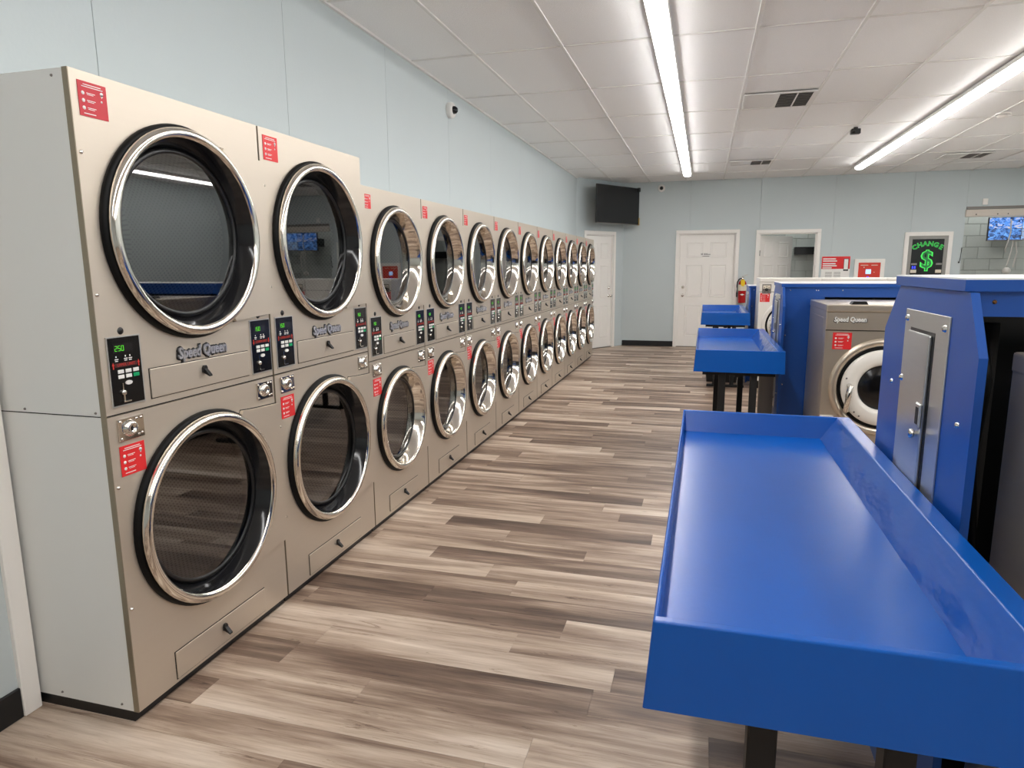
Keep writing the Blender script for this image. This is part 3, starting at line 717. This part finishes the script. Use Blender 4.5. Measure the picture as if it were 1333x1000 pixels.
def make_washer(loc, W_, H_, D_, m_, label, white=False):
    """front loader facing -y, origin at its front left bottom"""
    t = empty('front_load_washer', loc); tag(t, label, 'washer', 'front loading washers')
    cx = W_/2; cz = H_*0.585; R = W_*0.445; zs = H_-0.165
    mb = MB(); mb.box(0, W_, 0.012, D_, 0.10, H_-0.006, bev=0.004); body = mb.build('body', m_, t)
    mb = MB(); mb.box(-0.001, 0.001, 0.09, D_-0.08, 0.2, H_-0.09, bev=0.0008); mb.build('side_panel', m_, body)
    MB().box(0.02, W_-0.02, 0.03, D_, 0.0, 0.10).build('base', M_black, t)
    MB().box(-0.003, W_+0.003, -0.006, D_, H_-0.045, H_, bev=0.006, seg=2).build('lid', m_, t)
    MB().box(0.002, W_-0.002, 0.0, 0.014, zs+0.003, H_-0.048, bev=0.002).build('fascia', m_, t)
    hp = MB(); holed_panel(hp, 0.002, W_-0.002, 0.10, zs-0.003, cx, cz, R-0.06)
    me = hp.mesh('front_panel', m_)
    for v in me.vertices: v.co = (v.co.y, -v.co.x, v.co.z)
    me.flip_normals(); me_obj('front_panel', me, t)
    MB().box(0.002, W_-0.002, 0.008, 0.013, zs-0.004, zs+0.004).build('seam', M_gapm, t)
    MB().lathe([(R, 0.0), (R-0.004, -0.012), (R-0.020, -0.020), (R-0.040, -0.016), (R-0.052, 0.0), (R-0.056, 0.03)], (cx, 0, cz), 'y', 64).build('door_surround', M_steelw if not white else M_wmach, t)
    MB().lathe([(R-0.050, 0.0), (R-0.052, -0.006), (R-0.075, -0.006), (R-0.075, 0.03)], (cx, 0, cz), 'y', 64).build('door_seal', M_rubber, t)
    rd = R-0.072; rg = rd*0.60
    dr = MB().lathe([(rd, 0.0), (rd, -0.022), (rd-0.012, -0.034), (rg+0.03, -0.036), (rg+0.01, -0.032), (rg, -0.018), (rg-0.004, 0.01)], (cx, 0, cz), 'y', 64).build('door', M_wmach, t)
    MB().lathe([(0.0, -0.030), (rg*0.5, -0.026), (rg*0.85, -0.012), (rg+0.002, 0.0)], (cx, 0, cz), 'y', 48).build('door_glass', M_panel, dr)
    hx = cx-rd+0.035
    mb = MB(); mb.tube([(hx+0.012, -0.03, cz+0.01), (hx+0.012, -0.062, cz+0.008), (hx+0.006, -0.064, cz-0.05), (hx+0.0, -0.058, cz-0.15), (hx+0.0, -0.034, cz-0.155)], 0.019, 12); mb.build('door_handle', M_chrome, dr)
    mb = MB()
    for a in (200, 165, 225, 235): mb.lathe([(0.0, -0.041), (0.004, -0.040), (0.006, -0.036)], (cx+(rd-0.02)*math.cos(math.radians(a)), 0, cz+(rd-0.02)*math.sin(math.radians(a))), 'y', 8)
    mb.build('door_screws', M_grey, dr)
    if not white: MB().prism([(0.145, H_), (0.245, H_), (0.232, H_+0.02), (0.158, H_+0.02)], 0.03, 0.10, 'y').build('soap_cap', M_black, t)
    st = sticker(t, 0, 0, 0.112, 0.108); st.rotation_euler = (0, 0, -PI/2); st.location = ((0.012 if white else 0.045), -0.0005, zs-0.122)
    if not white:
        me_obj('name_badge', text_mesh('name_badge', 'Speed Queen', 0.042, M_btn, 0.003, shear=0.1, bold=0.0018, width=0.19, plane='xz'), t, (0.14, -0.002, H_-0.095))
        me_obj('badge_backing', text_mesh('badge_backing', 'Speed Queen', 0.042, M_black, 0.0008, shear=0.1, bold=0.0042, width=0.198, plane='xz'), t, (0.141, 0.0005, H_-0.097))  # black copy set slightly low, a shadow painted behind the letters
        MB().box(0.0, 0.085, -0.001, 0.002, cz-0.225, cz-0.195).build('warning_label', M_white, t)
    else:
        cp = MB().box(0.03, 0.135, -0.004, 0.0, zs-0.02, H_-0.072, bev=0.001).build('control_panel', M_grey, t)
        MB().box(0.04, 0.125, -0.006, -0.004, H_-0.125, H_-0.085).build('display', M_cream, cp)
        MB().lathe([(0.0, -0.022), (0.014, -0.021), (0.017, -0.006), (0.022, -0.004)], (0.082, 0, zs+0.03), 'y', 16).build('dial', M_black, cp)
        mb = MB()
        for a in range(30, 331, 50): mb.lathe([(0.0, -0.007), (0.006, -0.006), (0.006, -0.004)], (0.082+0.035*math.sin(math.radians(a+180)), 0, zs+0.03+0.033*math.cos(math.radians(a+180))), 'y', 8)
        mb.build('dial_marks', M_redd, cp)
    return t
make_washer((2.458, -0.56, 0), 0.78, 1.332, 0.66, M_steelw, 'large stainless washer at the right edge beside the near bulkhead')
make_washer((2.56, 3.10, 0), 0.715, 1.275, 0.72, M_steelw, 'stainless front loading washer with a red sticker in the middle row')
for k, nm in enumerate(('leftmost', 'middle', 'rightmost')):
    make_washer((2.452+0.70*k, 7.215, 0), 0.69, 1.372, 0.55, M_wmach, 'white washer in the far row, %s of its three' % nm, True)

# ================================================================== WALL AND CEILING FITTINGS
def dome_camera(loc, axis, label):
    t = empty('security_camera', loc); tag(t, label, 'camera', 'security cameras')
    s_ = 1 if axis == 'x' else -1
    P = lambda pr: [(r, a*s_) for r, a in pr]
    MB().lathe(P([(0.066, 0.0), (0.068, 0.03), (0.062, 0.045), (0.030, 0.047)]), (0, 0, 0), axis, 28).build('housing', M_fix, t)
    MB().lathe(P([(0.034, 0.046), (0.031, 0.066), (0.018, 0.082), (0.0, 0.086)]), (0, 0, 0), axis, 24).build('lens_dome', M_panel, t)
dome_camera((WALLX, 4.21, 2.885), 'x', 'white dome camera on the left wall above the dryers')
dome_camera((0.965, BACKY, 2.955), 'y', 'white dome camera on the back wall beside the television')
t = empty('ceiling_camera', (3.376, 7.13, CEIL-0.006)); tag(t, 'black box camera hanging from the ceiling between the light rows', 'camera', 'security cameras')
MB().box(-0.05, 0.05, -0.035, 0.035, -0.075, -0.018, bev=0.006).build('body', M_black, t)
MB().box(-0.02, 0.02, -0.02, 0.02, -0.02, 0.0).build('mount', M_black, t)
MB().lathe([(0.0, -0.052), (0.018, -0.05), (0.02, -0.034)], (-0.02, 0, -0.048), 'y', 16).build('lens', M_panel, t)
def vent(x0, x1, y0, y1, label):
    t = empty('ceiling_vent', ((x0+x1)/2, (y0+y1)/2, CEIL-0.006)); tag(t, label, 'vent', 'ceiling vents')
    a, b = (x1-x0)/2, (y1-y0)/2
    mb = MB(); mb.box(-a, a, -b, b, -0.006, 0.0, bev=0.002); mb.build('backing', M_fix, t)
    mb = MB(); mb.box(0.0, a-0.03, -b+0.03, b-0.03, -0.0075, -0.0055); mb.build('grille_opening', M_plenum, t)
    sl = MB().box(0.005, a-0.035, -0.004, 0.004, -0.0135, -0.0075).mesh('slat', M_grey)
    n = 9
    for k in range(n): me_obj('slat', sl, t, (0, -b+0.05+(2*b-0.10)*k/(n-1), 0))
    MB().box(a*0.46, a*0.50, -b+0.03, b-0.03, -0.0145, -0.007).build('mullion', M_fix, t)
    for q in ((-a, a, -b, -b+0.03), (-a, a, b-0.03, b), (-a, -a+0.02, -b+0.03, b-0.03), (a-0.03, a, -b+0.03, b-0.03), (-0.02, 0.0, -b+0.03, b-0.03)): MB().box(q[0], q[1], q[2], q[3], -0.012, -0.005, bev=0.002).build('frame', M_fix, t)
vent(2.075, 2.70, 5.19, 5.80, 'ceiling vent with a dark half grille, nearest the camera')
vent(2.10, 2.71, 9.30, 9.75, 'ceiling vent with a dark half grille, near the back wall')
vent(5.00, 5.62, 9.55, 10.05, 'ceiling vent with a dark half grille, at the far right')
t = empty('smoke_detector', (4.70, 6.8, CEIL-0.006)); tag(t, 'round white smoke detector on the ceiling beside the right light row', 'smoke detector')
MB().lathe([(0.0, -0.045), (0.045, -0.043), (0.058, -0.030), (0.062, -0.012), (0.07, -0.010), (0.07, 0.0)], (0, 0, 0), 'z', 28).build('housing', M_trim, t)
MB().lathe([(0.0625, -0.024), (0.0625, -0.018)], (0, 0, 0), 'z', 28).build('vent_slot', M_grey, t)

# television on an arm in the corner
t = empty('television', DA, DANG); tag(t, 'black flat television switched off above the corner door', 'television')
MB().box(0.17, 1.395, -0.325, -0.295, 2.29, 2.955, bev=0.006).build('body', M_black, t)
MB().box(0.182, 1.383, -0.3265, -0.3245, 2.305, 2.943).build('screen', M_tvs, t)
MB().box(0.172, 1.393, -0.3275, -0.323, 2.29, 2.298).build('lower_bezel', M_grey, t)
MB().box(0.45, 1.1, -0.295, -0.25, 2.42, 2.82, bev=0.006).build('rear_housing', M_black, t)
MB().box(0.70, 0.78, -0.25, -0.012, 2.56, 2.66, bev=0.004).build('wall_arm', M_black, t)
MB().box(0.62, 0.86, -0.014, 0.0, 2.45, 2.78, bev=0.003).build('wall_plate', M_black, t)
MB().box(1.375, 1.402, -0.334, -0.29, 2.285, 2.42).build('hanging_tag', M_gold, t)
MB().box(1.355, 1.402, -0.345, -0.285, 2.89, 2.965, bev=0.006).build('corner_bracket', M_black, t)

# fire extinguisher on its hook
t = empty('fire_extinguisher', (2.475, BACKY-0.085, 0.0)); tag(t, 'red fire extinguisher with a yellow tag between the two white doors', 'fire extinguisher')
MB().lathe([(0.0, 0.845), (0.060, 0.850), (0.070, 0.862), (0.070, 1.205), (0.062, 1.235), (0.040, 1.258), (0.022, 1.268), (0.020, 1.285)], (0, 0, 0), 'z', 28).build('cylinder', M_ext, t)
MB().lathe([(0.0712, 1.075), (0.0712, 1.185)], (0, 0, 0), 'z', 28).build('label', M_cream, t)
MB().prism([(-0.04, 1.005), (0.0, 1.020), (0.04, 1.005), (0.0, 0.990)], -0.0725, -0.069, 'y').build('emblem', M_white, t)
MB().lathe([(0.022, 1.283), (0.024, 1.315), (0.0, 1.318)], (0, 0, 0), 'z', 16).build('valve', M_chrome, t)
mb = MB(); mb.box(-0.012, 0.012, -0.10, 0.04, 1.315, 1.323, bev=0.002); mb.prism([(-0.02, 1.33), (0.085, 1.36), (0.085, 1.37), (-0.02, 1.34)], -0.012, 0.012, 'y'); mb.build('lever', M_chrome, t)
mb = MB(); mb.tube([(-0.02, -0.01, 1.30), (-0.06, -0.015, 1.285), (-0.088, -0.02, 1.23), (-0.094, -0.02, 1.15), (-0.092, -0.02, 1.05), (-0.088, -0.02, 0.98)], 0.010, 8); mb.build('hose', M_black, t)
MB().lathe([(0.0, 0.955), (0.014, 0.96), (0.016, 1.04), (0.0, 1.05)], (-0.09, -0.02, 0), 'z', 12).build('nozzle', M_black, t)
MB().prism([(-0.030, 1.275), (0.032, 1.275), (0.040, 1.20), (0.020, 1.155), (-0.018, 1.160), (-0.034, 1.20)], -0.078, -0.0755, 'y').build('inspection_tag', M_yel, t)
MB().box(-0.02, 0.02, 0.03, 0.085, 1.26, 1.30).build('wall_hook', M_black, t)

# payment poster, card kiosk and change machine on the back wall
t = MB().box(3.80, 4.265, BACKY-0.008, BACKY, 1.05, 1.68).build('poster', M_white); tag(t, 'red and white payment poster beside the open door', 'poster')
Yp = BACKY-0.0085
MB().box(3.802, 4.263, Yp-0.001, Yp, 1.46, 1.678).build('red_field', M_red, t)
mb = MB()
for k, (a, b) in enumerate(((0.02, 0.23), (0.02, 0.25), (0.02, 0.23), (0.02, 0.25), (0.02, 0.17))): mb.box(3.80+a, 3.80+b, Yp-0.002, Yp-0.001, 1.625-0.036*k-(0.012 if k > 1 else 0), 1.645-0.036*k-(0.012 if k > 1 else 0))
mb.build('headline', M_white, t)
MB().box(4.160, 4.240, Yp-0.003, Yp, 1.425, 1.64, bev=0.001).build('phone_picture', M_black, t)
MB().box(4.168, 4.232, Yp-0.004, Yp-0.003, 1.45, 1.63).build('phone_screen', M_wtop, t)
mb = MB()
for k in range(4):
    for a in (3.87, 4.01): mb.box(a, a+0.11, Yp-0.001, Yp, 1.395-0.026*k, 1.403-0.026*k)
mb.build('small_print', M_grey, t)
t = empty('card_kiosk', (4.575, BACKY, 0)); tag(t, 'red wall kiosk with a small screen in a white frame', 'kiosk')
for q in ((-0.24, -0.175, 0.81, 1.565), (0.175, 0.24, 0.81, 1.565), (-0.24, 0.24, 1.565, 1.63), (-0.24, 0.24, 0.75, 0.81)): MB().box(q[0], q[1], -0.03, 0.0, q[2], q[3], bev=0.003).build('frame', M_trim, t)
MB().box(-0.175, 0.175, -0.02, 0.0, 0.81, 1.565).build('face', M_orange, t)
MB().box(-0.055, 0.03, -0.026, -0.02, 1.37, 1.45, bev=0.002).build('screen', M_lcd, t)
MB().box(-0.03, 0.0, -0.024, -0.02, 1.305, 1.325).build('indicator', M_bluel, t)
mb = MB(); mb.box(-0.14, -0.02, -0.0215, -0.0195, 1.515, 1.527); mb.box(0.03, 0.13, -0.0215, -0.0195, 1.515, 1.527); mb.lathe([(0, -0.022), (0.01, -0.022), (0.01, -0.02)], (-0.085, 0, 1.485), 'y', 10); mb.lathe([(0, -0.022), (0.007, -0.022), (0.007, -0.02)], (0.08, 0, 1.40), 'y', 10); mb.build('print', M_cream, t)
t = empty('change_machine', (5.455, BACKY, 0)); tag(t, 'black change machine with green lettering in a white frame', 'change machine')
for q in ((-0.365, -0.30, 0.96, 2.01), (0.30, 0.365, 0.96, 2.01), (-0.365, 0.365, 2.01, 2.075), (-0.365, 0.365, 0.9, 0.96)): MB().box(q[0], q[1], -0.03, 0.0, q[2], q[3], bev=0.003).build('frame', M_trim, t)
for q in ((-0.30, -0.243, 0.96, 1.955), (0.243, 0.30, 0.96, 1.955), (-0.30, 0.30, 1.955, 2.01)): MB().box(q[0], q[1], -0.022, 0.0, q[2], q[3]).build('steel_border', M_ghous, t)
fc = MB().box(-0.243, 0.243, -0.016, 0.0, 0.96, 1.955).build('face', M_panel, t)
for k, ch in enumerate('CHANGE'):                      # arched word
    a = math.radians(29-11.6*k); Rr = 0.47
    for m_, off, bd, sz in ((M_neon, 0.0, 0.004, 0.108), (M_neond, -0.0012, 0.0, 0.108)):
        o = me_obj('letter', text_mesh('letter', ch, sz, m_, 0.001, bold=bd, plane='xz'), fc, (-Rr*math.sin(a)*0.88, -0.0172+off, 1.895-(Rr-Rr*math.cos(a))*1.0-0.02)); o.rotation_euler = (0, -a*0.9, 0)
for m_, off, bd in ((M_neon, 0.0, 0.012), (M_neond, -0.0015, 0.0)):
    me_obj('dollar_sign', text_mesh('dollar_sign', '$', 0.42, m_, 0.001, bold=bd, plane='xz', width=0.20 if bd else 0.15), fc, (0.0, -0.0175+off, 1.60))
for x0 in (-0.235, 0.145):
    MB().box(x0, x0+0.09, -0.03, -0.016, 1.52, 1.55, bev=0.003).build('bill_slot', M_ghous, t)
    MB().box(x0, x0+0.09, -0.020, -0.016, 1.44, 1.52).build('bill_acceptor', M_black, t)
    if x0 < 0:
        for q in (0.02, 0.055): MB().box(x0+q, x0+q+0.018, -0.022, -0.019, 1.455, 1.50).build('indicator', M_bluel, t)
    MB().box(x0, x0+0.09, -0.028, -0.016, 1.385, 1.44, bev=0.003).build('bill_tray', M_cream, t)

# opening at the right of the back wall
t = empty('shutter_beam', (5.98, BACKY, 0)); tag(t, 'pale beam under a dark channel spanning the opening in the back wall', 'beam')
MB().box(0.0, RIGHTX-5.98, -0.02, 0.10, 2.435, 2.475).build('channel', M_grey, t)
MB().box(-0.01, RIGHTX-5.98, -0.035, 0.10, 2.312, 2.425, bev=0.004).build('board', M_wood, t)
mb = MB()
for xx in (0.14, 0.45, 0.60): mb.lathe([(0.0, -0.042), (0.006, -0.041), (0.01, -0.035)], (xx, 0, 2.345), 'y', 8)
mb.build('bolts', M_gapm, t)
t = MB().box(6.20, 6.275, BACKY-0.03, BACKY, 2.50, 2.60, bev=0.006, seg=2).build('motion_sensor', M_trim); tag(t, 'small white sensor box above the pale beam', 'sensor')
t = empty('security_monitor', (6.36, BACKY+0.10, 0)); tag(t, 'wall monitor showing four bluish camera views', 'monitor')
MB().box(0.0, 0.98, 0.0, 0.04, 1.91, 2.30, bev=0.004).build('body', M_black, t)
CV = [((20, 30, 60), (60, 120, 200), (170, 160, 150)), ((30, 40, 70), (70, 130, 215), (150, 170, 190)), ((25, 28, 36), (50, 90, 150), (90, 140, 200)), ((30, 50, 110), (120, 130, 140), (90, 160, 230))]
for k in range(4):
    xa, za = 0.012+0.482*(k % 2), 2.112 if k < 2 else 1.928
    MB().box(xa, xa+0.474, -0.003, 0.0, za, za+0.178).build('camera_view', view_material('camera_view_%d' % k, k*3.7, *CV[k]), t)
MB().box(0.0, 0.98, -0.004, 0.0, 1.91, 1.926).build('lower_bezel', M_grey, t)
MB().box(0.3, 0.6, 0.04, BLK-BACKY-0.112, 2.02, 2.2).build('wall_bracket', M_black, t)
CW = [[(6.66, -0.02, 2.26), (6.67, -0.03, 2.05), (6.645, -0.02, 1.86), (6.63, 0.0, 1.77), (6.66, 0.05, 1.73)],
      [(6.77, 0.09, 1.92), (6.75, 0.08, 1.75), (6.73, 0.10, 1.58), (6.72, 0.12, 1.475)],
      [(6.80, 0.09, 1.90), (6.83, 0.08, 1.72), (6.82, 0.10, 1.58), (6.815, 0.12, 1.47)]]
for k, (pts, lb) in enumerate(zip(CW, ('white cable looping down across the front of the monitor', 'white cable hanging below the monitor, left one of the pair', 'white cable hanging below the monitor, right one of the pair'))):
    pp = []
    P4 = [Vector(p) for p in pts]
    for i in range(len(P4)-1):
        for s_ in range(4): pp.append(P4[i].lerp(P4[i+1], s_/4))
    pp.append(P4[-1])
    pp = [(p.x, BACKY+0.06+p.y, p.z) for p in pp]
    tag(MB().tube(pp, 0.010, 8).build('cable', M_cable), lb, 'cable', 'monitor cables')
t = MB().lathe([(0.0, 1.36), (0.05, 1.37), (0.065, 1.41), (0.05, 1.45), (0.02, 1.47), (0.0, 1.47)], (6.72, BACKY+0.16, 0), 'z', 14).build('cable_bundle', M_cable); tag(t, 'knot of white cable ends below the monitor', 'cable')
t = empty('pull_rod', (5.965, BACKY-0.02, 0)); tag(t, 'thin dark pull rod on the edge of the opening', 'rod')
MB().tube([(0.0, 0.0, 1.80), (-0.003, -0.01, 1.79), (-0.012, -0.01, 1.60), (-0.02, 0.0, 1.57)], 0.006, 8).build('rod', M_gapm, t)
MB().lathe([(0.0, -0.018), (0.012, -0.014), (0.014, 0.0), (0.0, 0.02)], (-0.024, 0.0, 1.56), 'y', 10).build('knob', M_gapm, t)
# dark shelf seen through the open door
t = empty('wall_shelf', (3.35, BLK-0.012, 0)); tag(t, 'dark shelf on the block wall inside the open door', 'shelf')
MB().box(0.08, 1.1, -0.16, 0.0, 1.73, 1.87, bev=0.004).build('board', M_black, t)
for xx in (0.75, 1.0): MB().prism([(-0.14, 1.73), (0.0, 1.73), (0.0, 1.60)], xx, xx+0.02, 'x').build('bracket', M_black, t)
# black bin under the far table
t = empty('waste_bin', (2.065, 7.75, 0)); tag(t, 'black bin standing under the farthest blue table', 'bin')
mb = MB(); prev = None
for (hx, hy, z) in ((0.19, 0.15, 0.0), (0.24, 0.19, 0.42), (0.25, 0.20, 0.42), (0.25, 0.20, 0.45), (0.23, 0.18, 0.45), (0.185, 0.145, 0.02)):
    ring = [mb.bm.verts.new(p) for p in ((-hx, -hy, z), (hx, -hy, z), (hx, hy, z), (-hx, hy, z))]
    if prev:
        for i in range(4): mb.bm.faces.new((prev[i], prev[(i+1) % 4], ring[(i+1) % 4], ring[i]))
    else: mb.bm.faces.new(ring[::-1])
    prev = ring
mb.bm.faces.new(prev); mb.build('tub', M_black, t)
MB().box(-0.255, 0.255, -0.012, 0.012, 0.455, 0.47).build('handle_bar', M_black, t)

# tiny fastenings and print too small to pick apart
FINE = {'side_screws', 'front_screws', 'rivets', 'sticker_print', 'icon_print', 'digits', 'arrows', 'door_screws', 'dial_marks', 'screws', 'header_screws',
        'infill_screws', 'hose_clamps', 'plate_screws', 'headline', 'small_print', 'bolts', 'print'}
for o in bpy.data.objects:
    if o.parent and o.name.split('.')[0] in FINE: o['kind'] = 'stuff'
